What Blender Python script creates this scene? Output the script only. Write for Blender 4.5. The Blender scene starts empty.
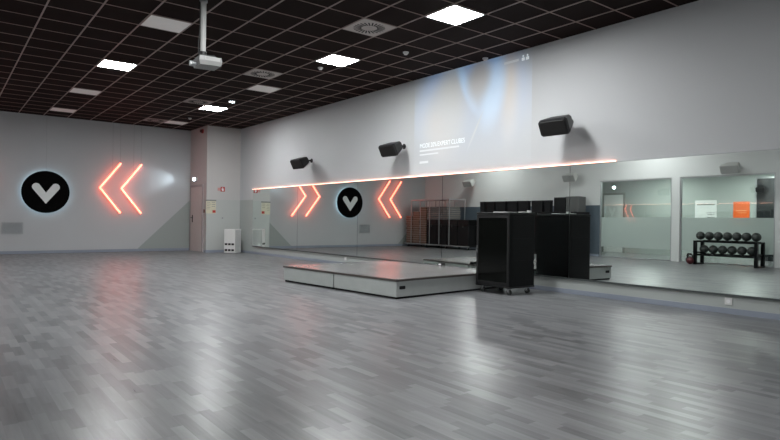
import bpy, bmesh, math, random
from mathutils import Matrix, Vector
random.seed(7)
PI = math.pi
scene = bpy.context.scene
COL = scene.collection

# ---------------------------------------------------------------- room sizes
XR, XL, YB, YF, ZC = 7.63, -1.6, 19.22, -2.4, 3.941     # right, left, back, front wall planes, ceiling height
CX, CY = 6.535, 17.72                                  # corner of the pillar in the back right corner
DADO = 1.655

# ---------------------------------------------------------------- materials
def node_mat(name):
    m = bpy.data.materials.new(name); m.use_nodes = True
    nt = m.node_tree
    return m, nt, nt.nodes['Principled BSDF']

def L(nt, a, b): nt.links.new(a, b)

def mix_rgb(nt, fac, a, b):
    n = nt.nodes.new('ShaderNodeMix'); n.data_type = 'RGBA'
    for sock, v in ((n.inputs[0], fac), (n.inputs[6], a), (n.inputs[7], b)):
        if hasattr(v, 'is_output'): L(nt, v, sock)
        elif isinstance(v, (int, float)): sock.default_value = v
        else: sock.default_value = (*v, 1)
    return n.outputs[2]

def math_n(nt, op, a, b=None, c=None, clamp=False):
    n = nt.nodes.new('ShaderNodeMath'); n.operation = op; n.use_clamp = clamp
    for i, v in enumerate((a, b, c)):
        if v is None: continue
        if hasattr(v, 'is_output'): L(nt, v, n.inputs[i])
        else: n.inputs[i].default_value = v
    return n.outputs[0]

def noise(nt, scale, detail=3, vec=None, rough=.5):
    n = nt.nodes.new('ShaderNodeTexNoise'); n.inputs['Scale'].default_value = scale
    n.inputs['Detail'].default_value = detail; n.inputs['Roughness'].default_value = rough
    if vec is not None: L(nt, vec, n.inputs['Vector'])
    return n.outputs['Fac']

def objco(nt):
    return nt.nodes.new('ShaderNodeTexCoord').outputs['Object']

def worldpos(nt):
    g = nt.nodes.new('ShaderNodeNewGeometry'); s = nt.nodes.new('ShaderNodeSeparateXYZ')
    L(nt, g.outputs['Position'], s.inputs[0]); return g.outputs['Position'], s.outputs

def plain(name, col, rough=.5, metal=0., var=.06, scale=8., spec=.5, emit=None, estr=0., coat=0.):
    """paint, plastic or metal with a slight procedural mottling"""
    m, nt, p = node_mat(name)
    f = noise(nt, scale, 3, objco(nt))
    c = mix_rgb(nt, f, tuple(x * (1 - var) for x in col), tuple(min(1, x * (1 + var)) for x in col))
    L(nt, c, p.inputs['Base Color'])
    p.inputs['Roughness'].default_value = rough; p.inputs['Metallic'].default_value = metal
    p.inputs['Specular IOR Level'].default_value = spec
    p.inputs['Coat Weight'].default_value = coat
    if emit: p.inputs['Emission Color'].default_value = (*emit, 1); p.inputs['Emission Strength'].default_value = estr
    return m

def emissive(name, col, strength, base=(.8, .8, .8)):
    m, nt, p = node_mat(name)
    p.inputs['Base Color'].default_value = (*base, 1)
    f = noise(nt, 3., 1, objco(nt))
    c = mix_rgb(nt, f, tuple(x * .98 for x in col), col)
    L(nt, c, p.inputs['Emission Color']); p.inputs['Emission Strength'].default_value = strength
    return m

def wall_paint(name, col, dado=None, mode=None, rough=.55):
    """matt wall paint with fine roller texture; an optional darker painted field below shoulder height"""
    m, nt, p = node_mat(name)
    pos, xyz = worldpos(nt)
    f = noise(nt, 1.3, 3, pos)
    c = mix_rgb(nt, f, tuple(x * .97 for x in col), tuple(x * 1.03 for x in col))
    if mode:
        below = math_n(nt, 'LESS_THAN', xyz[2], DADO)
        if mode == 'slanted':                        # two slanting ends, mirrored about the round logo
            dx = math_n(nt, 'ABSOLUTE', math_n(nt, 'SUBTRACT', xyz[0], 2.40))
            edge = math_n(nt, 'MULTIPLY', math_n(nt, 'SUBTRACT', dx, 2.43), .97)
            below = math_n(nt, 'MULTIPLY', below, math_n(nt, 'LESS_THAN', xyz[2], edge))
        elif mode == 'far':
            below = math_n(nt, 'MULTIPLY', below, math_n(nt, 'GREATER_THAN', xyz[1], 10.3))
        c = mix_rgb(nt, below, c, dado)
    L(nt, c, p.inputs['Base Color']); p.inputs['Roughness'].default_value = rough
    b = nt.nodes.new('ShaderNodeBump'); b.inputs['Strength'].default_value = .05; b.inputs['Distance'].default_value = .002
    L(nt, noise(nt, 160, 2, pos), b.inputs['Height']); L(nt, b.outputs[0], p.inputs['Normal'])
    return m

def plank_mat(name, w=.068, length=.36, c_dark=(.072, .073, .077), c_light=(.24, .243, .25), rough=.26):
    """grey vinyl planks running along Y, every plank its own tone and offset"""
    m, nt, p = node_mat(name)
    co = objco(nt); s = nt.nodes.new('ShaderNodeSeparateXYZ'); L(nt, co, s.inputs[0])
    rx = math_n(nt, 'DIVIDE', s.outputs[0], w); row = math_n(nt, 'FLOOR', rx)
    wn = nt.nodes.new('ShaderNodeTexWhiteNoise'); wn.noise_dimensions = '1D'; L(nt, row, wn.inputs['W'])
    ry = math_n(nt, 'ADD', math_n(nt, 'DIVIDE', s.outputs[1], length), math_n(nt, 'MULTIPLY', wn.outputs['Value'], 7.3))
    colm = math_n(nt, 'FLOOR', ry)
    cv = nt.nodes.new('ShaderNodeCombineXYZ'); L(nt, row, cv.inputs[0]); L(nt, colm, cv.inputs[1])
    w2 = nt.nodes.new('ShaderNodeTexWhiteNoise'); w2.noise_dimensions = '2D'; L(nt, cv.outputs[0], w2.inputs['Vector'])
    mp = nt.nodes.new('ShaderNodeMapping'); mp.inputs['Scale'].default_value = (26, 1.6, 1); L(nt, co, mp.inputs['Vector'])
    off = nt.nodes.new('ShaderNodeVectorMath'); off.operation = 'ADD'
    L(nt, mp.outputs[0], off.inputs[0]); L(nt, w2.outputs['Color'], off.inputs[1])
    grain = noise(nt, 1.0, 5, off.outputs[0], .6)
    tone = math_n(nt, 'ADD', math_n(nt, 'MULTIPLY', w2.outputs['Value'], .62), math_n(nt, 'MULTIPLY', math_n(nt, 'SUBTRACT', grain, .33), 1.15), clamp=True)
    c = mix_rgb(nt, tone, c_dark, c_light)
    # fine dark joint
    fx = math_n(nt, 'FRACT', rx); fy = math_n(nt, 'FRACT', ry)
    j = math_n(nt, 'MAXIMUM', math_n(nt, 'LESS_THAN', fx, .018), math_n(nt, 'LESS_THAN', fy, .004))
    c = mix_rgb(nt, math_n(nt, 'MULTIPLY', j, .18), c, (.06, .06, .06))
    L(nt, c, p.inputs['Base Color'])
    r = math_n(nt, 'ADD', rough - .05, math_n(nt, 'MULTIPLY', grain, .14)); L(nt, r, p.inputs['Roughness'])
    p.inputs['Specular IOR Level'].default_value = .5
    b = nt.nodes.new('ShaderNodeBump'); b.inputs['Strength'].default_value = .03; b.inputs['Distance'].default_value = .002
    L(nt, grain, b.inputs['Height']); L(nt, b.outputs[0], p.inputs['Normal'])
    return m

def tile_mat(name, col, spots=.0):
    m, nt, p = node_mat(name)
    f = noise(nt, 90, 2, objco(nt))
    L(nt, mix_rgb(nt, f, tuple(x * .7 for x in col), tuple(x * 1.3 for x in col)), p.inputs['Base Color'])
    p.inputs['Roughness'].default_value = .8
    p.inputs['Specular IOR Level'].default_value = .08
    return m

def glass_mat(name, frost=0., tint=(.95, .98, .965), milk=(.66, .73, .70)):
    """window pane: fresnel reflection over clear (or film-covered) see-through glass"""
    m, nt, p = node_mat(name); out = nt.nodes['Material Output']; nt.nodes.remove(p)
    tr = nt.nodes.new('ShaderNodeBsdfTransparent'); tr.inputs[0].default_value = (*tint, 1)
    gl = nt.nodes.new('ShaderNodeBsdfGlossy'); gl.inputs['Roughness'].default_value = .0
    lw = nt.nodes.new('ShaderNodeFresnel'); lw.inputs[0].default_value = 1.5
    base = tr.outputs[0]
    if frost:
        df = nt.nodes.new('ShaderNodeBsdfDiffuse')
        L(nt, mix_rgb(nt, noise(nt, 6, 2, objco(nt)), tuple(x * .97 for x in milk), milk), df.inputs[0])
        tl = nt.nodes.new('ShaderNodeBsdfTranslucent'); tl.inputs[0].default_value = (*milk, 1)
        a = nt.nodes.new('ShaderNodeMixShader'); a.inputs[0].default_value = .5; L(nt, df.outputs[0], a.inputs[1]); L(nt, tl.outputs[0], a.inputs[2])
        b = nt.nodes.new('ShaderNodeMixShader'); b.inputs[0].default_value = frost; L(nt, tr.outputs[0], b.inputs[1]); L(nt, a.outputs[0], b.inputs[2])
        base = b.outputs[0]
    mx = nt.nodes.new('ShaderNodeMixShader'); f2 = math_n(nt, 'MULTIPLY', lw.outputs[0], 2.4, clamp=True)
    L(nt, f2, mx.inputs[0]); L(nt, base, mx.inputs[1]); L(nt, gl.outputs[0], mx.inputs[2])
    L(nt, mx.outputs[0], out.inputs[0])
    return m

def mirror_mat():
    m, nt, p = node_mat('mirror_silver')
    f = noise(nt, .6, 1, objco(nt))
    L(nt, mix_rgb(nt, f, (.78, .83, .805), (.80, .85, .825)), p.inputs['Base Color'])
    p.inputs['Metallic'].default_value = 1; p.inputs['Roughness'].default_value = 0.0
    return m

# --- colours
WHITE = (.56, .565, .575)
M = {}
M['wall_back'] = wall_paint('grey_white_back_wall_paint', (.50, .508, .52), (.335, .365, .35), 'slanted')
M['wall_right'] = wall_paint('white_right_wall_paint', (.525, .535, .545), (.40, .425, .41), 'band')
M['wall_pillar'] = wall_paint('warm_white_pillar_paint', (.52, .505, .495), (.47, .485, .47), 'band')
M['wall_left'] = wall_paint('white_left_wall_paint', (.60, .605, .60), (.085, .11, .135), 'far')
M['wall_next'] = wall_paint('pale_green_grey_paint', (.38, .41, .395))
M['floor'] = plank_mat('grey_vinyl_planks', rough=.29)
M['deck'] = plank_mat('grey_vinyl_deck', c_dark=(.15, .147, .147), c_light=(.26, .256, .252), rough=.2)
M['ceiling'] = tile_mat('black_ceiling_tile', (.013, .0075, .0065))  # black-brown tile, reddened by LED strip light put into the colour
M['grid'] = plain('strip_tinted_grey_rail', (.29, .225, .205), .5, .0)  # grey rail with the LED strip's warm bounce mixed into its colour
M['grid_dim'] = plain('strip_tinted_dim_rail', (.24, .165, .145), .6, .0)  # darker copy for the cross rails, same strip glow coloured in
M['white_tile'] = plain('white_panel_added_glow', (.80, .77, .75), .6, emit=(1, .96, .93), estr=.07)  # faint glow added in place of light bounced up from the floor
M['vent_plate'] = plain('greyish_vent_plate', (.50, .46, .44), .6)
M['panel_light'] = emissive('lit_panel', (.975, .995, 1.), 112.)
M['white_metal'] = plain('white_enamel', (.66, .66, .65), .4)
M['grey_metal'] = plain('grey_metal', (.42, .43, .44), .35, .6)
M['pole'] = plain('pale_grey_pole', (.42, .42, .41), .5)
M['chrome'] = plain('chrome', (.7, .7, .72), .2, 1.)
M['skirting'] = plain('blue_grey_skirting', (.27, .30, .36), .35)
M['mirror'] = mirror_mat()
M['mirror_edge'] = plain('dark_mirror_rail', (.10, .11, .11), .35, .4)
M['black'] = plain('black_plastic', (.006, .006, .0065), .45, spec=.4)
M['black_satin'] = plain('black_satin_steel', (.0025, .0028, .0034), .35, spec=.2)
M['black_matt'] = plain('black_matt', (.007, .007, .008), .7, spec=.3)
M['rubber'] = plain('black_rubber', (.022, .026, .024), .5)
M['rubber_light'] = plain('grey_green_rubber', (.10, .125, .11), .55)
M['smoked'] = plain('smoked_glass', (.004, .0045, .004), .12, 0, spec=.25)
M['led'] = emissive('orange_led_tube', (1., .135, .07), 6.2)
M['led_strip'] = emissive('warm_led_strip', (1., .40, .26), 8.)
M['halo'] = emissive('cool_back_light', (.55, .84, 1.), 3.2)
M['logo'] = plain('light_grey_logo', (.82, .83, .83), .5)
M['wire'] = plain('thin_wire', (.25, .25, .26), .4)
M['door'] = plain('pinkish_beige_door', (.57, .53, .51), .45)
M['door_frame'] = plain('grey_door_frame', (.36, .33, .33), .4)
M['door_next'] = plain('white_door', (.86, .87, .86), .45)
M['panel_side'] = plain('pale_grey_laminate', (.40, .42, .41), .45)
M['trim_dark'] = plain('dark_brown_edging', (.075, .062, .058), .4)
M['red'] = plain('red_plastic', (.45, .03, .025), .45)
M['maroon'] = plain('dark_red_vinyl', (.075, .008, .012), .5)
M['brown_call'] = plain('brown_red_box', (.16, .07, .05), .5)
M['cream'] = plain('cream_notice', (.62, .58, .44), .6, var=.1, scale=20)
M['ink'] = plain('grey_ink', (.25, .25, .24), .7)
M['orange'] = plain('orange_poster', (.80, .13, .02), .5, emit=(.8, .13, .02), estr=.12)  # slight glow added on top of the poster's own orange
M['paper'] = plain('white_paper', (.78, .78, .78), .6)
M['brown_board'] = plain('brown_step_board', (.17, .105, .075), .55, var=.25, scale=3)
M['grey_board'] = plain('grey_step_board', (.15, .15, .15), .55, var=.2, scale=3)
M['board_rim'] = plain('pale_board_rim', (.30, .25, .21), .55)
M['cone'] = plain('speaker_grille', (.010, .0095, .009), .6, spec=.3)
M['grey_spk'] = plain('light_grey_speaker', (.50, .50, .48), .5)
M['grey_grille'] = plain('mid_grey_grille', (.36, .36, .35), .6)
M['pa_grey'] = plain('dark_grey_loudspeaker', (.085, .085, .085), .55)
M['lamp_lens'] = emissive('cold_lamp_lens', (.80, .93, 1.), 30.)
M['dark_hole'] = plain('dark_opening', (.004, .004, .005), .7)
M['proj'] = plain('off_white_projector', (.22, .22, .215), .45)
M['night'] = plain('dark_doorway', (.006, .008, .010), .4)
M['glass'] = glass_mat('clear_glass')
M['film'] = glass_mat('frosted_glass', .82)

# ---------------------------------------------------------------- mesh helpers
class MB:
    def __init__(self): self.bm = bmesh.new()
    def _mat(self, verts, mtx): bmesh.ops.transform(self.bm, matrix=mtx, verts=verts)
    def box(self, x0, x1, y0, y1, z0, z1, bev=0., mtx=None):
        r = bmesh.ops.create_cube(self.bm, size=1.)['verts']
        self._mat(r, Matrix.Translation(((x0+x1)/2, (y0+y1)/2, (z0+z1)/2)) @ Matrix.Diagonal((x1-x0, y1-y0, z1-z0, 1)))
        if bev:
            ed = list({e for v in r for e in v.link_edges})
            q = bmesh.ops.bevel(self.bm, geom=ed, offset=bev, segments=2, affect='EDGES', profile=.5)
            r = list({v for f in q['faces'] for v in f.verts} | {v for v in r if v.is_valid})
            seen = set(r); st = list(r)
            while st:
                v = st.pop()
                for e in v.link_edges:
                    o = e.other_vert(v)
                    if o not in seen: seen.add(o); st.append(o)
            r = list(seen)
        if mtx: self._mat(r, mtx)
        return self
    def cyl(self, a, b, r1, r2=None, n=16, caps=True):
        a, b = Vector(a), Vector(b); d = b - a
        r = bmesh.ops.create_cone(self.bm, cap_ends=caps, segments=n, radius1=r1, radius2=r1 if r2 is None else r2, depth=d.length)['verts']
        self._mat(r, Matrix.Translation((a + b) / 2) @ d.to_track_quat('Z', 'Y').to_matrix().to_4x4())
        return self
    def ball(self, c, r, n=20, sc=(1, 1, 1)):
        v = bmesh.ops.create_uvsphere(self.bm, u_segments=n, v_segments=n // 2 + 2, radius=r)['verts']
        self._mat(v, Matrix.Translation(c) @ Matrix.Diagonal((*sc, 1))); return self
    def torus(self, c, R, r, axis='Z', n=32, k=8):
        rings = []
        q = Vector({'X': (1, 0, 0), 'Y': (0, 1, 0), 'Z': (0, 0, 1)}[axis]).to_track_quat('Z', 'Y').to_matrix()
        for i in range(n):
            t = 2 * PI * i / n; ring = []
            for j in range(k):
                s = 2 * PI * j / k
                p = Vector(((R + r * math.cos(s)) * math.cos(t), (R + r * math.cos(s)) * math.sin(t), r * math.sin(s)))
                ring.append(self.bm.verts.new(Vector(c) + q @ p))
            rings.append(ring)
        for i in range(n):
            for j in range(k):
                self.bm.faces.new((rings[i][j], rings[(i+1) % n][j], rings[(i+1) % n][(j+1) % k], rings[i][(j+1) % k]))
        return self
    def prism(self, pts, vec):
        """closed polygon pts (3-D, coplanar) extruded along vec"""
        v0 = [self.bm.verts.new(p) for p in pts]; v1 = [self.bm.verts.new(Vector(p) + Vector(vec)) for p in pts]
        n = len(pts)
        self.bm.faces.new(v0); self.bm.faces.new(v1[::-1])
        for i in range(n): self.bm.faces.new((v0[i], v0[(i+1) % n], v1[(i+1) % n], v1[i]))
        return self
    def loft(self, rings):
        vs = [[self.bm.verts.new(p) for p in r] for r in rings]; n = len(rings[0])
        for a, b in zip(vs, vs[1:]):
            for i in range(n): self.bm.faces.new((a[i], a[(i+1) % n], b[(i+1) % n], b[i]))
        self.bm.faces.new(vs[0][::-1]); self.bm.faces.new(vs[-1])
        return self
    def tube(self, pts, r, n=10):
        for a, b in zip(pts, pts[1:]): self.cyl(a, b, r, n=n)
        for p in pts[1:-1]: self.ball(p, r, n)
        return self
    def build(self, name, mat, parent=None, smooth=False, loc=None):
        bmesh.ops.recalc_face_normals(self.bm, faces=self.bm.faces[:])
        me = bpy.data.meshes.new(name); self.bm.to_mesh(me); self.bm.free()
        if smooth:
            for p in me.polygons: p.use_smooth = True
            try: me.set_sharp_from_angle(angle=math.radians(35))
            except Exception: pass
        me.materials.append(mat)
        o = bpy.data.objects.new(name, me); COL.objects.link(o)
        if parent: o.parent = parent
        if loc: o.location = loc
        return o

def box(*a, **k): return MB().box(*a, **k)
def tag(o, label, cat, group=None, kind=None):
    o['label'] = label; o['category'] = cat
    if group: o['group'] = group
    if kind: o['kind'] = kind
    return o
def thing(name, label, cat, loc=(0, 0, 0), rz=0., group=None):
    o = bpy.data.objects.new(name, None); COL.objects.link(o); o.empty_display_size = .1
    o.location = loc; o.rotation_euler = (0, 0, rz)
    return tag(o, label, cat, group)
def struct(o, label=None):
    o['kind'] = 'structure'
    if label: o['label'] = label
    return o
def dup(root, loc, label, rot=None, group=None):
    r = root.copy(); COL.objects.link(r); r.location = loc
    if rot is not None: r.rotation_euler = rot
    r['label'] = label
    if group: r['group'] = group
    for ch in list(root.children):
        c = ch.copy(); COL.objects.link(c); c.parent = r
        for g in ch.children:
            d = g.copy(); COL.objects.link(d); d.parent = c
    return r
def text(name, body, size, mat, parent, loc, mtx3, align='LEFT', sx=1.):
    cu = bpy.data.curves.new(name, 'FONT'); cu.body = body; cu.size = size; cu.space_word = .55; cu.align_x = align
    t = bpy.data.objects.new(name, cu); COL.objects.link(t)
    bpy.context.view_layer.update()
    me = bpy.data.meshes.new_from_object(t.evaluated_get(bpy.context.evaluated_depsgraph_get()))
    bpy.data.objects.remove(t)
    me.transform(Matrix.Translation(loc) @ mtx3.to_4x4() @ Matrix.Diagonal((sx, 1, 1, 1)))
    me.materials.clear(); me.materials.append(mat)
    o = bpy.data.objects.new(name, me); COL.objects.link(o); o.parent = parent
    return o
ON_RIGHT = Matrix(((0, 0, -1), (-1, 0, 0), (0, 1, 0)))     # writing on the right wall: reads towards -Y
ON_NEXT = Matrix(((0, 0, 1), (1, 0, 0), (0, 1, 0)))        # writing on a wall facing +X: reads towards +Y

# ================================================================ SETTING
XN = -4.6                                                   # far wall of the room behind the glass
struct(box(XN, XR, YF, YB, -.12, 0).build('floor', M['floor']), 'grey wood-look plank floor of the studio')
ceil = struct(box(XL, XR, YF, YB, ZC, ZC + .12).build('ceiling', M['ceiling']), 'black tiled suspended ceiling')
# ceiling rails (one part of the ceiling)
gx0, gy0 = 2.32, 8.547
g = MB(); g2 = MB()
for i in range(-7, 10):
    x = gx0 + .6 * i
    if XL < x < XR: g.box(x - .010, x + .010, YF, YB, ZC - .009, ZC)
for j in range(-19, 18):
    y = gy0 + .6 * j
    if YF < y < YB: g2.box(XL, XR, y - .009, y + .009, ZC - .006, ZC)
g.build('main_rails', M['grid'], ceil); g2.build('cross_rails', M['grid_dim'], ceil)
struct(box(XL - .12, CX, YB, YB + .12, 0, ZC).build('wall_back', M['wall_back']), 'pale grey back wall with slanted painted corners')
struct(box(XR, XR + .12, YF, CY, 0, ZC).build('wall_right', M['wall_right']), 'white wall carrying the mirrors')
struct(box(CX, CX + .1, CY, YB + .12, 0, ZC).build('wall_pillar_side', M['wall_pillar']), 'side of the boxed pillar holding the door')
struct(box(CX + .1, XR + .12, CY, CY + .1, 0, ZC).build('wall_pillar_front', M['wall_pillar']), 'front of the boxed pillar in the corner')
struct(box(XL - .12, XR + .12, YF - .12, YF, 0, ZC).build('wall_front', M['wall_left']))
WIN = [(8.36, 10.69), (5.71, 8.13)]; WT = 2.43
w = MB()
w.box(XL - .12, XL, YF, WIN[1][0], 0, ZC); w.box(XL - .12, XL, WIN[0][1], YB, 0, ZC)
w.box(XL - .12, XL, WIN[1][0], WIN[0][1], WT, ZC); w.box(XL - .12, XL, WIN[1][1], WIN[0][0], 0, WT)
struct(w.build('wall_left', M['wall_left']), 'white wall with blue-grey lower band facing the mirrors')
# room seen through the glass
n = MB(); n.box(XN - .1, XN, 3.2, 13.6, 0, 2.75); n.box(XN, XL - .12, 3.1, 3.2, 0, 2.75); n.box(XN, XL - .12, 13.6, 13.7, 0, 2.75)
struct(n.build('wall_next', M['wall_next']), 'pale walls of the room behind the glass partition')
struct(box(XN - .1, XL - .12, 3.1, 13.7, 2.75, 2.85).build('ceiling_next', M['wall_next']))
# skirting
s = .012
struct(box(XL, CX, YB - s, YB, 0, .085).build('baseboard_back', M['skirting']))
struct(box(XR - s, XR, YF, CY, 0, .07).build('baseboard_right', M['skirting']))
b = MB(); b.box(CX - s, CX, CY - s, 17.9, 0, .085); b.box(CX, XR - s, CY - s, CY, 0, .085); b.box(CX - s, CX, 19.16, YB - s, 0, .085)
struct(b.build('baseboard_pillar', M['skirting']))
struct(box(XL, XL + s, WIN[0][1], YB, 0, .08).build('baseboard_left', M['skirting']))

# ---- glass partition, two panes each with a frosted band
for k, (y0, y1) in enumerate(WIN):
    fr = MB(); t = .035
    fr.box(XL - .09, XL - .02, y0, y0 + t, 0, WT); fr.box(XL - .09, XL - .02, y1 - t, y1, 0, WT)
    fr.box(XL - .09, XL - .02, y0 + t, y1 - t, WT - t, WT); fr.box(XL - .09, XL - .02, y0 + t, y1 - t, 0, .03)
    f = struct(fr.build('window_%d' % (k + 1), M['grey_metal']), ['glass partition pane nearer the back wall, white door behind it', 'glass partition pane behind the ball rack'][k])
    gz0, gz1 = .33, 1.27
    p = MB(); p.box(XL - .062, XL - .050, y0 + t, y1 - t, gz1, WT - t); p.box(XL - .062, XL - .050, y0 + t, y1 - t, .03, gz0)
    p.build('clear_glass', M['glass'], f)
    box(XL - .062, XL - .050, y0 + t, y1 - t, gz0, gz1).build('frosted_glass', M['film'], f)

# ---- door in the pillar's side
d = struct(MB().box(CX - .03, CX, 17.97, 18.04, 0, 2.13).box(CX - .03, CX, 19.08, 19.15, 0, 2.13).box(CX - .03, CX, 18.04, 19.08, 2.06, 2.13).build('door_1', M['door_frame']), 'beige door in the side of the corner pillar')
leaf = box(CX - .02, CX, 18.045, 19.075, .01, 2.055).build('door_leaf', M['door'], d)
hd = MB().box(CX - .03, CX - .02, 18.86, 18.93, .93, 1.17, .004).cyl((CX - .02, 18.895, 1.08), (CX - .075, 18.895, 1.08), .011).cyl((CX - .07, 18.90, 1.08), (CX - .07, 18.76, 1.08), .011)
hd.build('door_handle', M['black'], leaf)
# ---- door in the next room
d2 = struct(MB().box(XN, XN + .04, 11.56, 11.62, 0, 2.2).box(XN, XN + .04, 12.40, 12.46, 0, 2.2).box(XN, XN + .04, 11.62, 12.40, 2.13, 2.2).build('door_2', M['ink']), 'white door in the room behind the glass')
lf2 = box(XN, XN + .03, 11.625, 12.395, .01, 2.125).build('door_leaf', M['door_next'], d2)
MB().box(XN + .03, XN + .045, 11.68, 11.72, .95, 1.15).cyl((XN + .03, 11.70, 1.05), (XN + .09, 11.70, 1.05), .012).cyl((XN + .085, 11.70, 1.05), (XN + .085, 11.84, 1.05), .012).build('door_handle', M['black'], lf2)
d3 = struct(box(XN, XN + .02, 6.45, 7.22, 0, 2.5).build('door_3', M['night']), 'dark doorway in the room behind the glass')
MB().box(XN, XN + .05, 7.22, 7.27, 0, 2.55).box(XN, XN + .05, 6.40, 6.45, 0, 2.55).box(XN, XN + .05, 6.45, 7.22, 2.5, 2.55).build('door_frame', M['grey_metal'], d3)

# ================================================================ CEILING FITTINGS
def cell(i, j): return (gx0 + .6 * i + .3, gy0 + .6 * j + .3, ZC)
def make_light(label, ij):
    t = thing('ceiling_light', label, 'light', cell(*ij), group='lit square ceiling panels')
    f = MB()
    for sx in (-1, 1): f.box(sx * .285 - .012, sx * .285 + .012, -.297, .297, -.014, -.001)
    for sy in (-1, 1): f.box(-.273, .273, sy * .285 - .012, sy * .285 + .012, -.014, -.001)
    f.build('light_frame', M['white_metal'], t)
    box(-.273, .273, -.273, .273, -.010, -.001).build('diffuser', M['panel_light'], t)
    return t
l0 = make_light('lit square ceiling panel nearest the viewer, above the projected picture', (5, -5))
dup(l0, cell(5, 0), 'lit square ceiling panel between the round vent and the wall speakers')
dup(l0, cell(0, 5), 'lit square ceiling panel above the orange chevrons, left of the projector')
dup(l0, cell(5, 10), 'lit square ceiling panel farthest back, near the corner pillar')
def make_blank(label, ij):
    t = thing('ceiling_panel', label, 'ceiling panel', cell(*ij), group='unlit white ceiling panels')
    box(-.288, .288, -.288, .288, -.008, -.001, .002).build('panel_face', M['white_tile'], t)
    f = MB()
    for sx in (-1, 1): f.box(sx * .292 - .006, sx * .292 + .006, -.298, .298, -.012, -.001)
    for sy in (-1, 1): f.box(-.286, .286, sy * .292 - .006, sy * .292 + .006, -.012, -.001)
    f.build('panel_edge', M['grid'], t)
    return t
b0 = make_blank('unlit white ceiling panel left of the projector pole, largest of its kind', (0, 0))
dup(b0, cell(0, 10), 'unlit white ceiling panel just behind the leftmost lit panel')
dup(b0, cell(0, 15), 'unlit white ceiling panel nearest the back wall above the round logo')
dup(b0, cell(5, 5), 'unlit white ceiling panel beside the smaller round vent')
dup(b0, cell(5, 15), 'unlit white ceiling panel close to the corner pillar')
def make_vent(label, ij, kind):
    t = thing('ceiling_vent', label, 'ceiling vent', cell(*ij), group='square swirl air outlets')
    pm = M['vent_plate'] if kind else M['grid']
    # plate with radial slots: plate, dark slots, hub
    box(-.288, .288, -.288, .288, -.010, -.001, .002).build('vent_plate', pm, t)
    sl = MB()
    for k in range(24):
        a = 2 * PI * k / 24
        sl.box(.115, .235, -.011, .011, -.0125, -.0095, mtx=Matrix.Rotation(a, 4, 'Z') @ Matrix.Translation((0, .03, 0)))
    sl.build('vent_slots', M['dark_hole'], t)
    MB().cyl((0, 0, -.016), (0, 0, -.009), .05, n=24).build('vent_hub', pm, t)
    return t
v0 = make_vent('square ceiling vent with round swirl slots nearest the viewer', (4, -3), 1)
dup(v0, cell(4, 3), 'square swirl ceiling vent right of the projector')
v1 = make_vent('dark square ceiling vent beside the farthest lit panel', (4, 9), 0)
dup(v1, cell(4, 15), 'dark square ceiling vent close to the back wall')
def detector(label, x, y, glow=False, size=.05):
    t = thing('smoke_detector', label, 'smoke detector', (x, y, ZC), group='small round ceiling detectors')
    MB().cyl((0, 0, -.016), (0, 0, 0), size, n=24).build('detector_base', M['white_metal'], t, True)
    MB().cyl((0, 0, -.045), (0, 0, -.016), size * .55, size * .9, n=24).build('detector_head', M['white_metal'], t, True)
    return t
detector('small white ceiling detector beside the second lit panel', 5.647, 9.49)
detector('small white ceiling detector between vent and projected picture', 6.232, 7.67)
detector('small white ceiling detector in front of the corner pillar', 5.67, 16.77)
detector('small white ceiling detector at the top of the projected picture', 7.52, 7.05)
t = thing('ceiling_spotlight', 'small cold white ceiling spotlight near the farthest lit panel', 'light', (5.62, 13.62, ZC))
MB().cyl((0, 0, -.025), (0, 0, 0), .085, n=24).build('light_housing', M['white_metal'], t, True)
MB().cyl((0, 0, -.03), (0, 0, -.024), .06, n=24).build('light_lens', M['lamp_lens'], t, True)

# ---- projector on its pole
t = thing('projector', 'off-white projector hanging from the ceiling on a long pole', 'projector', (2.775, 7.56, 3.12), -.06)
bodym = MB().loft([[(-.135, -.14, -.055), (.135, -.14, -.05), (.135, .14, -.05), (-.135, .14, -.055)],
                   [(-.15, -.15, .0), (.15, -.15, .0), (.15, .15, .0), (-.15, .15, .0)],
                   [(-.14, -.145, .058), (.14, -.145, .058), (.14, .145, .058), (-.14, .145, .058)]])
bd = bodym.build('projector_body', M['proj'], t)
v = MB()
for k in range(6): v.box(-.06, .11, -.1515, -.140, .008 + k * .008, .012 + k * .008)
v.box(-.07, .12, -.1495, -.140, .004, .056)
v.build('side_vent', M['grey_grille'], bd)
MB().cyl((.14, .05, .005), (.195, .05, .005), .04, n=20).build('lens_barrel', M['black'], bd, True)
lens_g = MB().cyl((-.14, .07, -.02), (-.21, .07, -.02), .03, n=16).cyl((-.14, .0, -.025), (-.19, .0, -.025), .018, n=12).cyl((-.14, .115, .015), (-.2, .115, .015), .02, n=12)
lens_g.build('cable_plugs', M['grey_metal'], bd, True)
MB().cyl((-.06, 0, .085), (-.06, 0, ZC - 3.12 - .02), .037, n=20).build('pole', M['pole'], t, True)
br = MB().box(-.12, .08, -.10, .10, .058, .085).cyl((-.06, 0, .085), (-.06, 0, .14), .05, n=20).cyl((.06, -.06, .06), (.06, -.06, .10), .014, n=12)
br.build('mount_bracket', M['black'], t, True)
MB().cyl((-.06, 0, ZC - 3.12 - .03), (-.06, 0, ZC - 3.12 - .002), .05, n=24).build('ceiling_plate', M['grey_metal'], t, True)
MB().tube([(-.115, .0, .10), (-.118, 0, .25), (-.102, 0, .45), (-.106, 0, ZC - 3.12 - .03)], .007).build('power_cable', M['black'], t)

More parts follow.
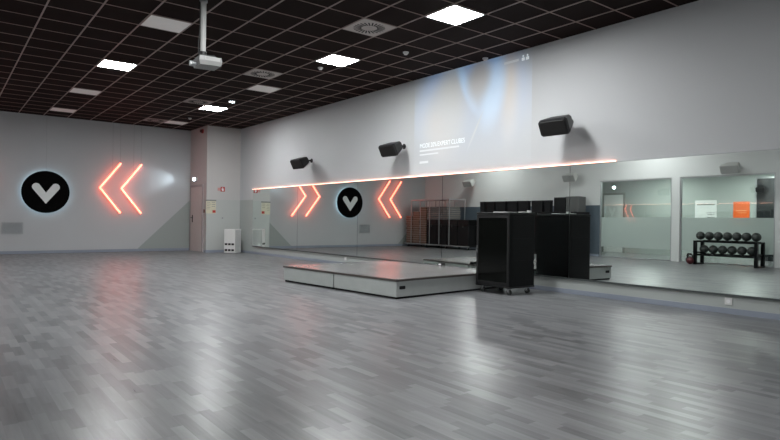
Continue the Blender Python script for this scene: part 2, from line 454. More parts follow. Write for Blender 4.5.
# ---- projector's picture: its light painted on as a glowing sheet
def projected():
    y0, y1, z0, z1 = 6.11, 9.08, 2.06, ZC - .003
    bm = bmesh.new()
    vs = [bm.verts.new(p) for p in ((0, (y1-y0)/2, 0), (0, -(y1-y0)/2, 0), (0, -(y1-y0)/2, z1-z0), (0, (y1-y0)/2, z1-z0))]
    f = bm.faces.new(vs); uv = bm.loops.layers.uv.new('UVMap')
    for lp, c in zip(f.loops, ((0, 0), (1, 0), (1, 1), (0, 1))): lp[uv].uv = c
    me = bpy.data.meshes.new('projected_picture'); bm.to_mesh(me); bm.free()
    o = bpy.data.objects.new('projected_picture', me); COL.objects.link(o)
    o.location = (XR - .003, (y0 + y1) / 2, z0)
    m, nt, p = node_mat('projected_light_picture')
    uvn = nt.nodes.new('ShaderNodeTexCoord').outputs['UV']; sp = nt.nodes.new('ShaderNodeSeparateXYZ'); L(nt, uvn, sp.inputs[0])
    U, V = sp.outputs[0], sp.outputs[1]
    def blob(cx, cy, rx, ry, soft=.5, ang=0.):
        du, dv = math_n(nt, 'SUBTRACT', U, cx), math_n(nt, 'SUBTRACT', V, cy)
        ca, sa = math.cos(ang), math.sin(ang)
        a = math_n(nt, 'ADD', math_n(nt, 'MULTIPLY', du, ca), math_n(nt, 'MULTIPLY', dv, sa))
        b = math_n(nt, 'SUBTRACT', math_n(nt, 'MULTIPLY', dv, ca), math_n(nt, 'MULTIPLY', du, sa))
        r = math_n(nt, 'SQRT', math_n(nt, 'ADD', math_n(nt, 'POWER', math_n(nt, 'DIVIDE', a, rx), 2.), math_n(nt, 'POWER', math_n(nt, 'DIVIDE', b, ry), 2.)))
        mr = nt.nodes.new('ShaderNodeMapRange'); mr.interpolation_type = 'SMOOTHSTEP'
        mr.inputs[1].default_value = 1 + soft; mr.inputs[2].default_value = 1 - soft; L(nt, r, mr.inputs[0])
        return mr.outputs[0]
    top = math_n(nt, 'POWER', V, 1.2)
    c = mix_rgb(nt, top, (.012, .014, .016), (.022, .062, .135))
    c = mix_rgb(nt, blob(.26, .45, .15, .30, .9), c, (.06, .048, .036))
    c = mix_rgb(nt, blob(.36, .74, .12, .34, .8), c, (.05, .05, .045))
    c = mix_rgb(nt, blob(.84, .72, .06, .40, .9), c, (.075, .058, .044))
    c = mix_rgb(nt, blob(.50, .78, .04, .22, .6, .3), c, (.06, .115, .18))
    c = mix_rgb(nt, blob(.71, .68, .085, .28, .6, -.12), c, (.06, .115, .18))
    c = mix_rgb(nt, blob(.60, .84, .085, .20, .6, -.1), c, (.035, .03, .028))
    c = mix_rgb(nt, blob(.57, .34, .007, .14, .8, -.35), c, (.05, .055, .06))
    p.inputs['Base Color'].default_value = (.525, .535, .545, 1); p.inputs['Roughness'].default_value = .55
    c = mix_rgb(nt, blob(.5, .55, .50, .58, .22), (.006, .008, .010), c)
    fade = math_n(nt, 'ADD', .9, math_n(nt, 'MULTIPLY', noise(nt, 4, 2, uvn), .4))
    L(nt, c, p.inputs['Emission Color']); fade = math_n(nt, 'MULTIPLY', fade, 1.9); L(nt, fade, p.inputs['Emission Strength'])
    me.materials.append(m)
    tag(o, 'faint blue picture projected high on the white wall above the mirrors', 'projected picture')
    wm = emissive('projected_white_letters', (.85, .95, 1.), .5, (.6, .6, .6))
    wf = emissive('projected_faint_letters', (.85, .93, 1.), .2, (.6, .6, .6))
    H2 = (y1 - y0) / 2
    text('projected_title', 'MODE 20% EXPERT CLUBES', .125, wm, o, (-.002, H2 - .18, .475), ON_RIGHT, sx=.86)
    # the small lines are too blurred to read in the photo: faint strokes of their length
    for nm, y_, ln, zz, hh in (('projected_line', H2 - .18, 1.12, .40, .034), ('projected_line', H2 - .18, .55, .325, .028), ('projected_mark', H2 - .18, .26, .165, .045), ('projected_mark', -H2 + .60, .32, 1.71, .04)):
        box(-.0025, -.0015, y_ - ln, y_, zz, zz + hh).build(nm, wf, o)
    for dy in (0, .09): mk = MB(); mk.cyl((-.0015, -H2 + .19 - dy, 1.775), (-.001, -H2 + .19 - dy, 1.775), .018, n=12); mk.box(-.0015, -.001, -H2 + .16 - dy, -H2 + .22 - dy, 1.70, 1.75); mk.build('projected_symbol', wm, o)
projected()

# ================================================================ MIRRORS, LED STRIP, SOCKETS
SE = [2.45, 5.347, 8.19, 11.04, 13.875, 16.70]
MZ0, MZ1, XM = .232, 1.955, 7.603
names = ['mirror panel nearest the viewer, reflecting the ball rack and glass partition',
         'mirror panel behind the black rack cabinet',
         'mirror panel behind the stage, reflecting the stacked step boards',
         'mirror panel beyond the stage, reflecting the round logo',
         'mirror panel farthest from the viewer, next to the corner pillar']
for k in range(5):
    t = thing('wall_mirror', names[k], 'mirror', (XM, (SE[k] + SE[k+1]) / 2, 0), group='wall mirrors in a row')
    hw = (SE[k+1] - SE[k]) / 2 - .004
    box(0, .008, -hw, hw, MZ0 + .012, MZ1).build('mirror_glass', M['mirror'], t)
    box(-.004, XR - XM - .0005, -hw, hw, MZ0 - .012, MZ0 + .0118).build('bottom_rail', M['mirror_edge'], t)
    box(.009, XR - XM - .0005, -hw + .01, hw - .01, MZ0 + .03, MZ1 - .01).build('backing', M['black_matt'], t)
t = thing('led_strip', 'long warm orange light strip along the top edge of the mirrors', 'light strip', (XM, 0, MZ1))
MB().box(-.002, XR - XM - .0005, 4.60, 16.75, .004, .012).build('strip_profile', M['grey_metal'], t)
box(.004, .020, 4.60, 16.75, .0125, .0195).build('strip_light', M['led_strip'], t)
tag(box(XM, XR - .0005, SE[0], 4.59, MZ1 + .001, MZ1 + .012).build('mirror_ledge', M['grey_metal']), 'thin grey cap on the mirrors where the light strip ends', 'ledge')
def socket(label, y, z):
    t = thing('wall_socket', label, 'socket', (XR, y, z), group='white sockets below the mirrors')
    box(-.012, -.001, -.043, .043, -.043, .043, .004).build('socket_plate', M['white_metal'], t)
    MB().cyl((-.0135, 0, 0), (-.0115, 0, 0), .022, n=20).build('socket_insert', M['paper'], t)
socket('white wall socket under the nearest mirror, below the ball rack reflection', 3.08, .152)
socket('white wall socket under the mirrors beyond the stage', 11.55, .160)

# ================================================================ WALL SPEAKERS
def speaker(label, loc, rz, body_m, grille_m, group):
    """trapezoid cabinet, bracket at the wall (origin), front towards local -X and tilted down"""
    t = thing('wall_speaker', label, 'speaker', loc, rz, group)
    tilt = Matrix.Translation((-.20, 0, .0)) @ Matrix.Rotation(math.radians(-27), 4, 'Y')
    def R(x, hy, z0, z1, c=.03): return [tilt @ Vector(p) for p in ((x, -hy + c, z0), (x, hy - c, z0), (x, hy, z0 + c), (x, hy, z1 - c), (x, hy - c, z1), (x, -hy + c, z1), (x, -hy, z1 - c), (x, -hy, z0 + c))]
    cab = MB().loft([R(.0, .15, -.085, .085), R(-.05, .17, -.10, .10), R(-.26, .24, -.128, .128), R(-.30, .235, -.122, .122)]).build('cabinet', body_m, t)
    gr = MB().loft([R(-.2995, .22, -.107, .107, .02), R(-.308, .21, -.097, .097, .02)]).build('grille', grille_m, t)
    MB().cyl((0, 0, 0), (-.012, 0, 0), .055, n=20).cyl((-.01, 0, 0), (-.22, 0, 0), .02, n=12).ball((-.18, 0, 0), .034, 12).build('wall_bracket', body_m, t, True)
    return t
MS = 'black wall speakers above the mirrors'
speaker('black wall speaker nearest the viewer, right of the projected picture', (XR, 5.37, 2.62), .06, M['black'], M['cone'], MS)
speaker('black wall speaker in the middle, left of the projected picture', (XR, 9.40, 2.62), .06, M['black'], M['cone'], MS)
speaker('black wall speaker farthest from the viewer, nearest the corner pillar', (XR, 13.2, 2.60), .06, M['black'], M['cone'], MS)
OS = 'grey wall speakers facing the mirrors'
speaker('grey wall speaker above the glass pane with the ball rack', (XL, 6.62, 2.66), PI, M['grey_spk'], M['grey_grille'], OS)
speaker('grey wall speaker above the black cupboards', (XL, 11.55, 2.66), PI, M['grey_spk'], M['grey_grille'], OS)
speaker('grey wall speaker above the stacked step boards', (XL, 16.2, 2.66), PI, M['grey_spk'], M['grey_grille'], OS)

# ================================================================ BACK WALL: LOGO, CHEVRONS, VENT
t = thing('round_wall_logo', 'round black disc with a pale heart-shaped V, lit from behind', 'wall logo', (2.40, YB, 1.755))
MB().cyl((0, -.075, 0), (0, -.11, 0), .60, n=72).build('disc', plain('deep_black_disc', (.0018, .0018, .002), .8, spec=.06), t, True)
hl = MB().torus((0, -.055, 0), .565, .02, 'Y', 72, 8).build('back_light', M['halo'], t, True)
for q in range(4):
    a = PI / 4 + q * PI / 2; mt = MB(); mt.cyl((.35 * math.cos(a), 0, .35 * math.sin(a)), (.35 * math.cos(a), -.08, .35 * math.sin(a)), .015, n=10); mt.build('stand_off', M['grey_metal'], t)
# heart: two fat rounded strokes meeting in a point
hp = []
r_ = .105; P = [(-.24, .14), (.24, .14)]; tip = (0, -.335)
def arc(c, a0, a1, n=12): return [(c[0] + r_ * math.cos(a0 + (a1 - a0) * i / n), c[1] + r_ * math.sin(a0 + (a1 - a0) * i / n)) for i in range(n + 1)]
hp += [tip] + arc(P[1], -.70, 2.30) + [(0, -.02)] + arc(P[0], PI - 2.30, PI + .70)
MB().prism([(x, -.1105, z) for x, z in hp], (0, -.012, 0)).build('heart', M['logo'], t)
MB().cyl((0, -.085, .59), (0, -.085, ZC - 1.755 - .001), .006, n=8).build('hanging_wire', M['grey_metal'], t)
def chevron(label, x, apex_x, flip=1):
    t = thing('neon_chevron', label, 'neon sign', (x, YB - .11, 1.94), group='orange light chevrons')
    dx = .565 * flip
    pts = [(dx, 0, .755), (0, 0, 0), (dx, 0, -.735)]
    MB().tube(pts, .028, 14).ball(pts[0], .028, 14).ball(pts[2], .028, 14).build('light_tube', M['led'], t, True)
    bp = [(dx, .05, .755), (0, .05, 0), (dx, .05, -.735)]
    MB().tube(bp, .012, 8).build('back_rail', M['white_metal'], t)
    MB().cyl((dx, .02, .78), (dx, .02, ZC - 1.94 - .001), .003, n=6).cyl((dx * .62, .02, .47), (dx * .62, .02, ZC - 1.94 - .001), .003, n=6).build('hanging_wire', M['wire'], t)
    return t
chevron('orange light chevron pointing left, nearer the round logo', 3.80, 0)
chevron('orange light chevron pointing left, nearer the door', 4.40, 0)
chevron('orange light chevron pointing right, nearer the round logo, seen in the mirror', 1.00, 0, -1)
chevron('orange light chevron pointing right, farther from the logo, seen in the mirror', .40, 0, -1)
t = thing('wall_vent', 'grey rectangular air grille low on the back wall under the logo', 'wall vent', (1.615, YB, .72))
MB().box(-.255, .255, -.012, 0, -.165, -.145).box(-.255, .255, -.012, 0, .145, .165).box(-.255, -.235, -.012, 0, -.145, .145).box(.235, .255, -.012, 0, -.145, .145).build('vent_frame', M['grey_metal'], t)
v = MB()
for k in range(14): v.box(-.235, .235, -.009, -.002, -.138 + k * .0205, -.126 + k * .0205, mtx=None)
v.build('vent_slats', plain('pale_vent_slat', (.32, .34, .355), .5), t)

# ================================================================ PILLAR: SIGNS AND FITTINGS
t = thing('emergency_light', 'glowing emergency light above the beige door', 'light', (CX, 18.68, 2.31))
box(-.06, -.001, -.14, .14, -.06, .06, .01).build('light_housing', M['white_metal'], t)
box(-.064, -.0605, -.10, .10, -.04, .045, .0015).build('light_lens', M['lamp_lens'], t)
t = thing('fire_alarm', 'small red fire alarm sounder high on the pillar side', 'fire alarm', (CX, 18.10, 3.80))
MB().cyl((0, 0, 0), (-.03, 0, 0), .07, n=20).build('alarm_base', M['red'], t, True)
MB().cyl((-.03, 0, 0), (-.09, 0, 0), .06, .045, n=20).build('alarm_horn', M['maroon'], t, True)
t = thing('call_point', 'small brown-red alarm call point beside the door', 'call point', (CX, 17.87, 1.29))
box(-.035, -.001, -.05, .05, -.05, .05, .008).build('call_box', M['brown_call'], t)
box(-.038, -.0355, -.03, .03, -.03, .03).build('call_glass', M['ink'], t)
t = thing('notice_board', 'cream notice sheet with dark header on the pillar front', 'notice', (6.68, CY, 1.43))
box(-.155, .155, -.008, 0, -.215, .17).build('notice_sheet', M['cream'], t)
box(-.165, .165, -.012, 0, .17, .215).build('notice_header', M['ink'], t)
tx = MB()
for k in range(5): tx.box(-.13, -.13 + (.10, .12, .08, .11, .09)[k], -.0095, -.0085, .12 - k * .05, .132 - k * .05)
for k in range(3): tx.box(.02, .13, -.0095, -.0085, .12 - k * .06, .135 - k * .06)
tx.build('notice_writing', M['ink'], t)
box(.045, .145, -.011, -.0085, -.19, -.11).build('red_label', M['red'], t)
t = thing('extinguisher_sign', 'small red and white fire extinguisher sign on the pillar front', 'sign', (7.0, CY, 1.985))
box(-.02, .115, -.006, 0, -.075, .075).build('sign_plate', M['red'], t)
box(-.115, -.022, -.006, 0, -.05, .04).build('sign_arrow_plate', plain('pale_red_sign', (.60, .30, .27), .5), t)
ex = MB().box(.025, .075, -.0085, -.0065, -.055, .02).box(.04, .06, -.0085, -.0065, .02, .04).box(.02, .06, -.0085, -.0065, .04, .052).box(.012, .022, -.0085, -.0065, -.03, .045)
ex.build('extinguisher_symbol', M['paper'], t)
t = thing('light_switch', 'tiny grey wall switch low on the pillar front', 'switch', (7.055, CY, 1.08))
box(-.03, .03, -.01, 0, -.03, .03, .003).build('switch_plate', M['grey_metal'], t)
box(-.012, .012, -.014, -.0105, -.018, .018).build('switch_rocker', M['ink'], t)
# white box with six openings standing before the pillar
t = thing('storage_box', 'white floor-standing box with six dark openings before the pillar', 'box', (7.19, 17.22, 0), math.radians(-50))
box(-.185, .185, -.20, .20, .012, .74, .012).build('box_body', M['white_metal'], t)
for zz in (.10, .28):
    for k in range(3): box(-.155 + k * .11, -.155 + k * .11 + .085, -.203, -.188, zz - .03, zz + .03).build('opening', M['dark_hole'], t)
box(-.17, .17, -.185, .185, 0, .012).build('plinth', M['grey_metal'], t)

# ================================================================ STAGE
RZ = math.radians(4.6)
def stage(label, v0, length, far=False):
    ux, uy = Vector((math.cos(RZ), math.sin(RZ), 0)), Vector((-math.sin(RZ), math.cos(RZ), 0))
    o0 = Vector((4.955, 6.235, 0)) + uy * v0
    t = thing('stage_platform', label, 'stage', o0, RZ, 'stage platform sections')
    W, Ln, Hh = 2.38, length, .275
    side = MB().box(.012, W - .012, .012, Ln - .012, .03, Hh - .032)
    side.build('side_panel', M['panel_side'], t)
    MB().box(.03, W - .03, .03, Ln - .03, 0, .03).build('plinth', M['black_matt'], t)
    top = MB().box(.0, W, .0, Ln, Hh - .032, Hh - .003); top.build('edging', M['trim_dark'], t)
    MB().box(.012, W - .012, .006, Ln - .006, Hh - .003, Hh).build('deck_surface', M['deck'], t)
    for q in ((.06, .012), (W - .22, .012)):
        box(q[0], q[0] + .13, q[1] - .0035, q[1] + .03, .125, .185, .015).build('hand_hole', M['dark_hole'], t)
    return t
stage('grey planked stage section with hand holes, nearer the viewer', 0, 1.44)
stage('grey planked stage section farther from the viewer', 1.444, 1.44)

# ================================================================ BLACK RACK CABINET
t = thing('rack_cabinet', 'black equipment rack cabinet on castors with smoked glass door beside the stage', 'cabinet', (6.60, 5.65, 0))
W, D, Z0, Z1 = .56, .66, .124, 1.225
MB().box(.004, W, .0, D, Z0, Z1 - .03, .004).build('rack_body', M['black_satin'], t)
MB().box(-.012, W + .006, -.006, D + .006, Z1 - .03, Z1, .006).build('rack_top', M['black'], t)
MB().box(-.012, W + .006, -.006, D + .006, Z0 - .02, Z0, .004).build('rack_base', M['black'], t)
dr = MB().box(-.016, .0035, .006, .045, Z0 + .01, Z1 - .035).box(-.016, .0035, D - .045, D - .006, Z0 + .01, Z1 - .035).box(-.016, .0035, .045, D - .045, Z0 + .01, Z0 + .06).box(-.016, .0035, .045, D - .045, Z1 - .085, Z1 - .035)
drr = dr.build('door', M['black'], t)
box(-.010, .0035, .0452, D - .0452, Z0 + .0602, Z1 - .0852).build('door_glass', M['smoked'], drr)
MB().box(-.028, -.0165, D - .034, D - .014, .60, .72, .004).cyl((-.0165, D - .024, .66), (-.034, D - .024, .66), .01, n=12).build('door_handle', M['chrome'], drr)
sd = MB()
for k in range(3): sd.box(.05, W - .05, -.004, -.0003, .22 + k * .33, .22 + k * .33 + .29, .001)
sd.build('side_panel', M['black_satin'], t)
for (cx, cy) in ((.07, .07), (W - .07, .07), (.07, D - .07), (W - .07, D - .07)):
    c = MB().box(cx - .028, cx + .028, cy - .028, cy + .028, .088, .1035).box(cx - .022, cx - .017, cy - .02, cy + .02, .034, .088).box(cx + .017, cx + .022, cy - .02, cy + .02, .034, .088).build('castor', M['chrome'], t)
    MB().cyl((cx - .015, cy, .042), (cx + .015, cy, .042), .042, n=20).cyl((cx - .025, cy, .042), (cx + .025, cy, .042), .008, n=10).build('castor_wheel', M['rubber'], c, True)
pp = box(-.17, .17, -.11, .11, 0, .012, mtx=Matrix.Rotation(.25, 4, 'Z')).build('paper_stack', M['paper'], loc=(6.86, 5.98, Z1))
tag(pp, 'loose white papers lying on top of the rack cabinet', 'papers')
c = thing('cable_plug', 'white cable plug on the right end of the rack cabinet top', 'plug', (7.11, 5.72, Z1 + .001))
box(-.03, .03, -.02, .02, 0, .035, .004).build('plug_body', M['white_metal'], c)
MB().tube([(-.03, 0, .012), (-.07, .01, .007), (-.12, .04, .007), (-.15, .09, .007)], .006, 8).build('plug_cable', M['white_metal'], c)
c = thing('floor_connector', 'small black connector box with white label on the stage edge', 'connector', (7.19, 7.75, .275), RZ)
box(-.04, .04, -.06, .06, 0, .05, .006).build('connector_body', M['black'], c)
box(-.044, -.0405, -.03, .03, .012, .04).build('connector_label', M['paper'], c)

# ================================================================ OPPOSITE SIDE (seen in the mirrors)
# --- trolley
t = thing('storage_trolley', 'long low black trolley carrying step boards and black cases', 'trolley', (-.79, 0, 0))
box(-.44, .44, 15.26, 19.08, .10, .15, .006).build('trolley_deck', M['black'], t)
box(.441, .449, 15.26, 19.08, .105, .145).build('trolley_edge', M['grey_metal'], t)
for y in (15.4, 16.6, 17.8, 18.9):
    for x in (-.36, .36):
        c = MB().box(x - .03, x + .03, y - .03, y + .03, .09, .0995).box(x - .025, x - .02, y - .02, y + .02, .04, .09).box(x + .02, x + .025, y - .02, y + .02, .04, .09).build('castor', M['grey_metal'], t)
        MB().cyl((x - .018, y, .045), (x + .018, y, .045), .045, n=16).build('castor_wheel', M['rubber'], c, True)
cg = MB()
ys = [16.38, 16.95, 17.52, 18.09, 18.66]
for y in ys:
    for x in (-.42, .42): cg.box(x - .012, x + .012, y - .012, y + .012, .1505, 1.90)
cg.build('trolley_post', M['grey_metal'], t)
rl = MB()
for x in (-.42, .42): rl.box(x - .014, x + .014, 16.36, 18.68, 1.90, 1.93)
for y in (16.38, 18.66): rl.box(-.406, .406, y - .014, y + .014, 1.90, 1.93)
rl.box(-.406, .406, 17.505, 17.535, 1.90, 1.93); rl.box(-.41, .41, 16.40, 18.64, 1.931, 1.936)
rl.build('top_rail', M['grey_metal'], t)
# --- step boards
def board(name, label, m, rim, sx, sy, h, group):
    t = thing(name, label, 'step board', (0, 0, 0), group=group)
    MB().loft([[(-sx*.96, -sy*.96, 0), (sx*.96, -sy*.96, 0), (sx*.96, sy*.96, 0), (-sx*.96, sy*.96, 0)], [(-sx, -sy, h*.55), (sx, -sy, h*.55), (sx, sy, h*.55), (-sx, sy, h*.55)], [(-sx*.985, -sy*.985, h*.80), (sx*.985, -sy*.985, h*.80), (sx*.985, sy*.985, h*.80), (-sx*.985, sy*.985, h*.80)]]).build('board_body', m, t)
    box(-sx*.98, sx*.98, -sy*.98, sy*.98, h*.80, h*.98).build('board_top', rim, t)
    return t
stacks = [(18.85, .20, .152, 1.27, .093, 'brown step board in the stack nearest the back wall', 'brown'),
          (18.42, .20, .152, 1.44, .093, 'brown step board in the second stack from the back wall', 'brown'),
          (17.99, .20, .152, 1.65, .093, 'brown step board in the third and tallest stack', 'brown')]
protos = {}
for (y, sy, z0, z1, h, lab, kind) in stacks:
    k = 0
    while z0 + (k + 1) * h <= z1 + .03:
        x = -.785 + random.uniform(-.02, .02); loc = (x, y + random.uniform(-.012, .012), z0 + k * h)
        if kind not in protos:
            protos[kind] = board('step_board', lab, M['brown_board'], M['board_rim'], .365, sy, h, lab.replace('board', 'boards')); protos[kind].location = loc
        else: dup(protos[kind], loc, lab, group=lab.replace('board', 'boards'))
        k += 1
# --- black cases
def case(label, loc, sx, sy, h, group):
    t = thing('equipment_case', label, 'case', loc, group=group)
    MB().box(-sx, sx, -sy, sy, 0, h * .78, .012).build('case_body', M['black_matt'], t)
    MB().box(-sx, sx, -sy, sy, h * .785, h, .012).build('case_lid', M['black'], t)
    MB().box(sx, sx + .012, -.03, .03, h * .70, h * .82, .003).build('case_latch', M['rubber'], t)
    return t
c0 = case('tall black case on the trolley under the grey step boards, nearer the back wall', (-.79, 17.45, .151), .38, .285, .98, 'tall black cases on the trolley')
for y, lab in ((16.86, 'tall black case on the trolley under the grey step boards, farther from the back wall'),
               (16.27, 'tall black case on the trolley, second from the black cupboards'),
               (15.66, 'tall black case on the trolley, next to the black cupboards')):
    dup(c0, (-.79, y, .151), lab)
gb = board('step_board', 'grey step board lying across two tall black cases', M['grey_board'], M['board_rim'], .36, .60, .085, 'grey step boards on the black cases')
gb.location = (-.79, 17.15, 1.133)
for k in range(1, 6): dup(gb, (-.79 + random.uniform(-.02, .02), 17.15 + random.uniform(-.01, .01), 1.133 + k * .086), gb['label'])
# --- cupboards
def cupboard(label, y0, y1):
    t = thing('storage_cupboard', label, 'cupboard', (-1.59, y0, 0), group='black cupboards along the left wall')
    Ln = y1 - y0; Dp = .86
    box(.012, Dp, 0, Ln, .06, 1.43, .004).build('cupboard_body', M['black_matt'], t)
    box(.02, Dp - .03, .02, Ln - .02, 0, .06).build('plinth', M['black'], t)
    for k in range(2):
        a, b = k * Ln / 2 + .006, (k + 1) * Ln / 2 - .006
        d = box(Dp + .0005, Dp + .02, a, b, .07, 1.42, .003).build('cupboard_door', M['black_satin'], t)
        yy = b - .05 if k == 0 else a + .05
        MB().box(Dp + .0205, Dp + .04, yy - .008, yy + .008, .75, .92, .003).build('door_handle', M['grey_metal'], d)
    return t
cupboard('black two-door cupboard nearest the glass partition', 11.04, 12.40)
cupboard('black two-door cupboard in the middle of the row', 12.41, 13.79)
cupboard('black two-door cupboard next to the trolley', 13.80, 15.18)
# boxes on the cupboards
us = [(15.17, 14.93), (14.853, 14.436), (14.388, 13.915), (13.846, 13.392), (13.347, 12.91), (12.782, 12.303), (12.241, 11.99)]
labs = ['black lidded box on the cupboards, first from the trolley', 'black lidded box on the cupboards, second from the trolley', 'black lidded box on the cupboards, third from the trolley', 'black lidded box on the cupboards, middle of the seven', 'black lidded box on the cupboards, third from the grey loudspeaker', 'black lidded box on the cupboards, second from the grey loudspeaker end', 'black lidded box on the cupboards, beside the black loudspeaker']
for (a, b), lab in zip(us, labs):
    t = thing('lidded_box', lab, 'box', (-.86, (a + b) / 2, 1.43), group='black boxes on top of the cupboards')
    hy = (a - b) / 2 - .012
    MB().loft([[(-.07, -hy*.93, 0), (.07, -hy*.93, 0), (.07, hy*.93, 0), (-.07, hy*.93, 0)], [(-.08, -hy, .34), (.08, -hy, .34), (.08, hy, .34), (-.08, hy, .34)]]).build('box_body', M['black_matt'], t)
    MB().box(-.085, .085, -hy - .004, hy + .004, .3405, .385, .01).build('box_lid', M['black'], t)
def pa(label, y, hy, h, bm_, gm):
    t = thing('loudspeaker', label, 'loudspeaker', (-1.2, y, 1.43))
    MB().loft([[(-.24, -hy*.8, 0), (.24, -hy, 0), (.24, hy, 0), (-.24, hy*.8, 0)], [(-.24, -hy*.8, h), (.24, -hy, h), (.24, hy, h), (-.24, hy*.8, h)]]).build('cabinet', bm_, t)
    box(.2405, .252, -hy + .02, hy - .02, .03, h - .03, .004).build('grille', gm, t)
pa('black loudspeaker standing on the cupboard nearest the glass', 11.76, .22, .48, M['black'], M['black_matt'])
pa('grey loudspeaker standing at the end of the cupboards', 11.28, .23, .50, M['pa_grey'], M['pa_grey'])

# --- ball rack
t = thing('ball_rack', 'black two-tier rack holding medicine balls before the glass partition', 'rack', (-1.2, 6.655, 0))
for sgn in (-1, 1):
    e = MB(); y = sgn * .745
    for x in (-.21, .21): e.box(x - .045, x + .045, y - .035, y + .035, .0, .645)
    e.box(-.24, .24, y - .035, y + .035, 0, .035); e.box(-.179, .179, y - .02, y + .02, .30, .34); e.box(-.179, .179, y - .02, y + .02, .60, .64)
    e.build('end_frame', M['black_satin'], t)
for z in (.26, .62):
    sh = MB().box(-.20, -.16, -.71, .71, z, z + .04).box(.14, .20, -.71, .71, z - .02, z + .03).box(-.16, .14, -.71, -.67, z, z + .03).box(-.16, .14, .67, .71, z, z + .03).box(-.16, .14, -.02, .02, z, z + .03)
    sh.build('shelf_rail', M['black_satin'], t)
def ball(label, loc, r, m2, group):
    t = thing('medicine_ball', label, 'medicine ball', loc, group=group)
    MB().ball((0, 0, 0), r, 24).build('ball_shell', M['rubber'], t, True)
    MB().torus((0, 0, 0), r * .985, r * .03, 'Y', 32, 6).torus((0, 0, 0), r * .985, r * .025, 'Z', 32, 6).build('ball_band', m2, t, True)
    return t
up = [7.335 - .2275 * k for k in range(7)]
ul = ['first from the back wall', 'second from the back wall', 'third from the back wall', 'middle of the seven', 'third from the viewer end', 'second from the viewer end', 'nearest the viewer end']
proto = None
for k, (y, l) in enumerate(zip(up, ul)):
    lab = 'dark medicine ball on the upper tier, ' + l; z = .664 + .113
    if proto is None: proto = ball(lab, (-1.15, y, z), .112, M['rubber_light'], 'medicine balls on the upper tier')
    else: dup(proto, (-1.15, y, z), lab, (random.uniform(-.6, .6), random.uniform(-.6, .6), random.uniform(0, 3)))
lo = [7.24 - .235 * k for k in range(6)]
ll = ['first from the back wall', 'second from the back wall', 'third from the back wall', 'third from the viewer end', 'second from the viewer end', 'nearest the viewer end']
for k, (y, l) in enumerate(zip(lo, ll)):
    dup(proto, (-1.15, y, .303 + .113), 'dark medicine ball on the lower tier, ' + l, (random.uniform(-.6, .6), random.uniform(-.6, .6), random.uniform(0, 3)), 'medicine balls on the lower tier')
def kettlebell(label, loc, m, s=1.):
    t = thing('kettlebell', label, 'kettlebell', loc, group='kettlebells beside the ball rack')
    MB().ball((0, 0, .095*s), .095*s, 20, (1, 1, .98)).build('bell', m, t, True)
    MB().tube([(0, -.06*s, .16*s), (0, -.065*s, .22*s), (0, -.04*s, .255*s), (0, .04*s, .255*s), (0, .065*s, .22*s), (0, .06*s, .16*s)], .016*s, 10).build('handle', M['black'], t, True)
kettlebell('black kettlebell on the floor at the end of the ball rack', (-1.15, 7.62, 0.003), M['black'], 1.05)
kettlebell('dark red kettlebell between black kettlebell and ball rack', (-.84, 7.46, 0.003), M['maroon'])

# --- things on the walls of the room behind the glass
t = thing('wall_poster', 'white poster with grey print on the wall behind the glass', 'poster', (XN, 8.73, 1.45))
box(.001, .008, -.34, .34, -.42, .42).build('poster_sheet', M['paper'], t)
pr = MB().box(.0085, .0095, -.28, -.05, -.30, -.13).box(.0085, .0095, -.28, .0, .0, .015).box(.0085, .0095, -.28, -.06, -.05, -.035).box(.0085, .0095, -.28, .28, .26, .30)
pr.build('poster_print', M['ink'], t)
t = thing('wall_poster', 'bright orange poster on the wall behind the glass', 'poster', (XN, 7.66, 1.45))
box(.001, .008, -.235, .235, -.40, .36).build('poster_sheet', M['orange'], t)
MB().box(.0085, .0095, -.15, .16, .06, .09).box(.0085, .0095, -.15, .10, .0, .02).build('poster_print', plain('pale_orange_print', (.9, .35, .15), .5), t)
_d = speaker('black speaker hanging in the dark doorway behind the glass', (XN + .021, 7.02, 2.22), PI, M['black_matt'], M['black_matt'], None); _d.scale = (.6, .6, .6)
t = thing('emergency_light', 'glowing round lamp above the white door behind the glass', 'light', (XN, 12.0, 2.40))
MB().cyl((0, 0, 0), (.03, 0, 0), .09, n=20).build('light_housing', M['white_metal'], t, True)
MB().cyl((.0305, 0, 0), (.04, 0, 0), .045, n=20).build('light_lens', M['lamp_lens'], t, True)

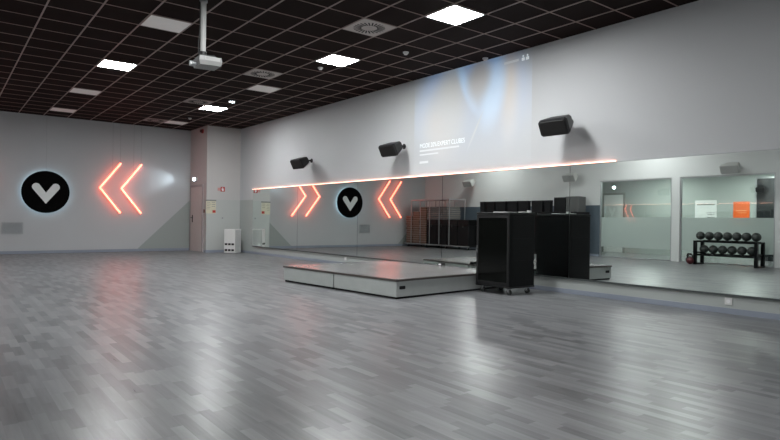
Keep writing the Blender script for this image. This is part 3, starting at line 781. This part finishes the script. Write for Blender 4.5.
# ================================================================ LIGHT
def area(name, loc, sx, sy, power, col=(.975, .995, 1.), rot=(0, 0, 0)):
    la = bpy.data.lights.new(name, 'AREA'); la.shape = 'RECTANGLE'; la.size = sx; la.size_y = sy; la.energy = power; la.color = col
    o = bpy.data.objects.new(name, la); COL.objects.link(o); o.location = loc; o.rotation_euler = rot; return o
# the lit panels behind and beside the viewer
for k, (i, j, e) in enumerate(((0, -5, 105), (0, -15, 105), (-5, 0, 75), (-5, 10, 62))):
    x, y, z = cell(i, j); area('panel_lamp', (x, y, z - .015), .56, .56, e)
area('next_room_lamp', (-3.2, 9.9, 2.74), .6, .6, 92, (.95, 1., .97)); area('next_room_lamp', (-3.2, 6.9, 2.74), .6, .6, 92, (.95, 1., .97))
sp = bpy.data.lights.new('emergency_beam', 'SPOT'); sp.energy = 60; sp.color = (.78, .92, 1.); sp.spot_size = math.radians(58); sp.spot_blend = .9; sp.shadow_soft_size = .05
so = bpy.data.objects.new('emergency_beam', sp); COL.objects.link(so); so.location = (CX - .09, 18.93, 2.33)
so.rotation_euler = (Vector((4.3, 19.22, 2.22)) - so.location).to_track_quat('-Z', 'Y').to_euler()
wd = bpy.data.worlds.new('world'); scene.world = wd; wd.use_nodes = True
wd.node_tree.nodes['Background'].inputs[0].default_value = (.5, .53, .56, 1); wd.node_tree.nodes['Background'].inputs[1].default_value = .05

# ================================================================ CAMERA
cam = bpy.data.cameras.new('camera'); co = bpy.data.objects.new('camera', cam); COL.objects.link(co)
cam.sensor_fit = 'HORIZONTAL'; cam.sensor_width = 36.; cam.lens = 582.3 * 36 / 780; cam.clip_start = .02
yaw, roll = .659, -.0134
co.matrix_world = Matrix.Translation((0, 0, 1.088)) @ Matrix.Rotation(-yaw, 4, 'Z') @ Matrix.Rotation(PI / 2, 4, 'X') @ Matrix.Rotation(-roll, 4, 'Z')
scene.camera = co
scene.view_settings.view_transform = 'Standard'
scene.view_settings.look = 'None'
scene.view_settings.exposure = 0.
scene.view_settings.gamma = 1.
scene.cycles.max_bounces = 14; scene.cycles.glossy_bounces = 8; scene.cycles.transparent_max_bounces = 16; scene.cycles.diffuse_bounces = 4
scene.cycles.caustics_reflective = True; scene.cycles.sample_clamp_indirect = 40.
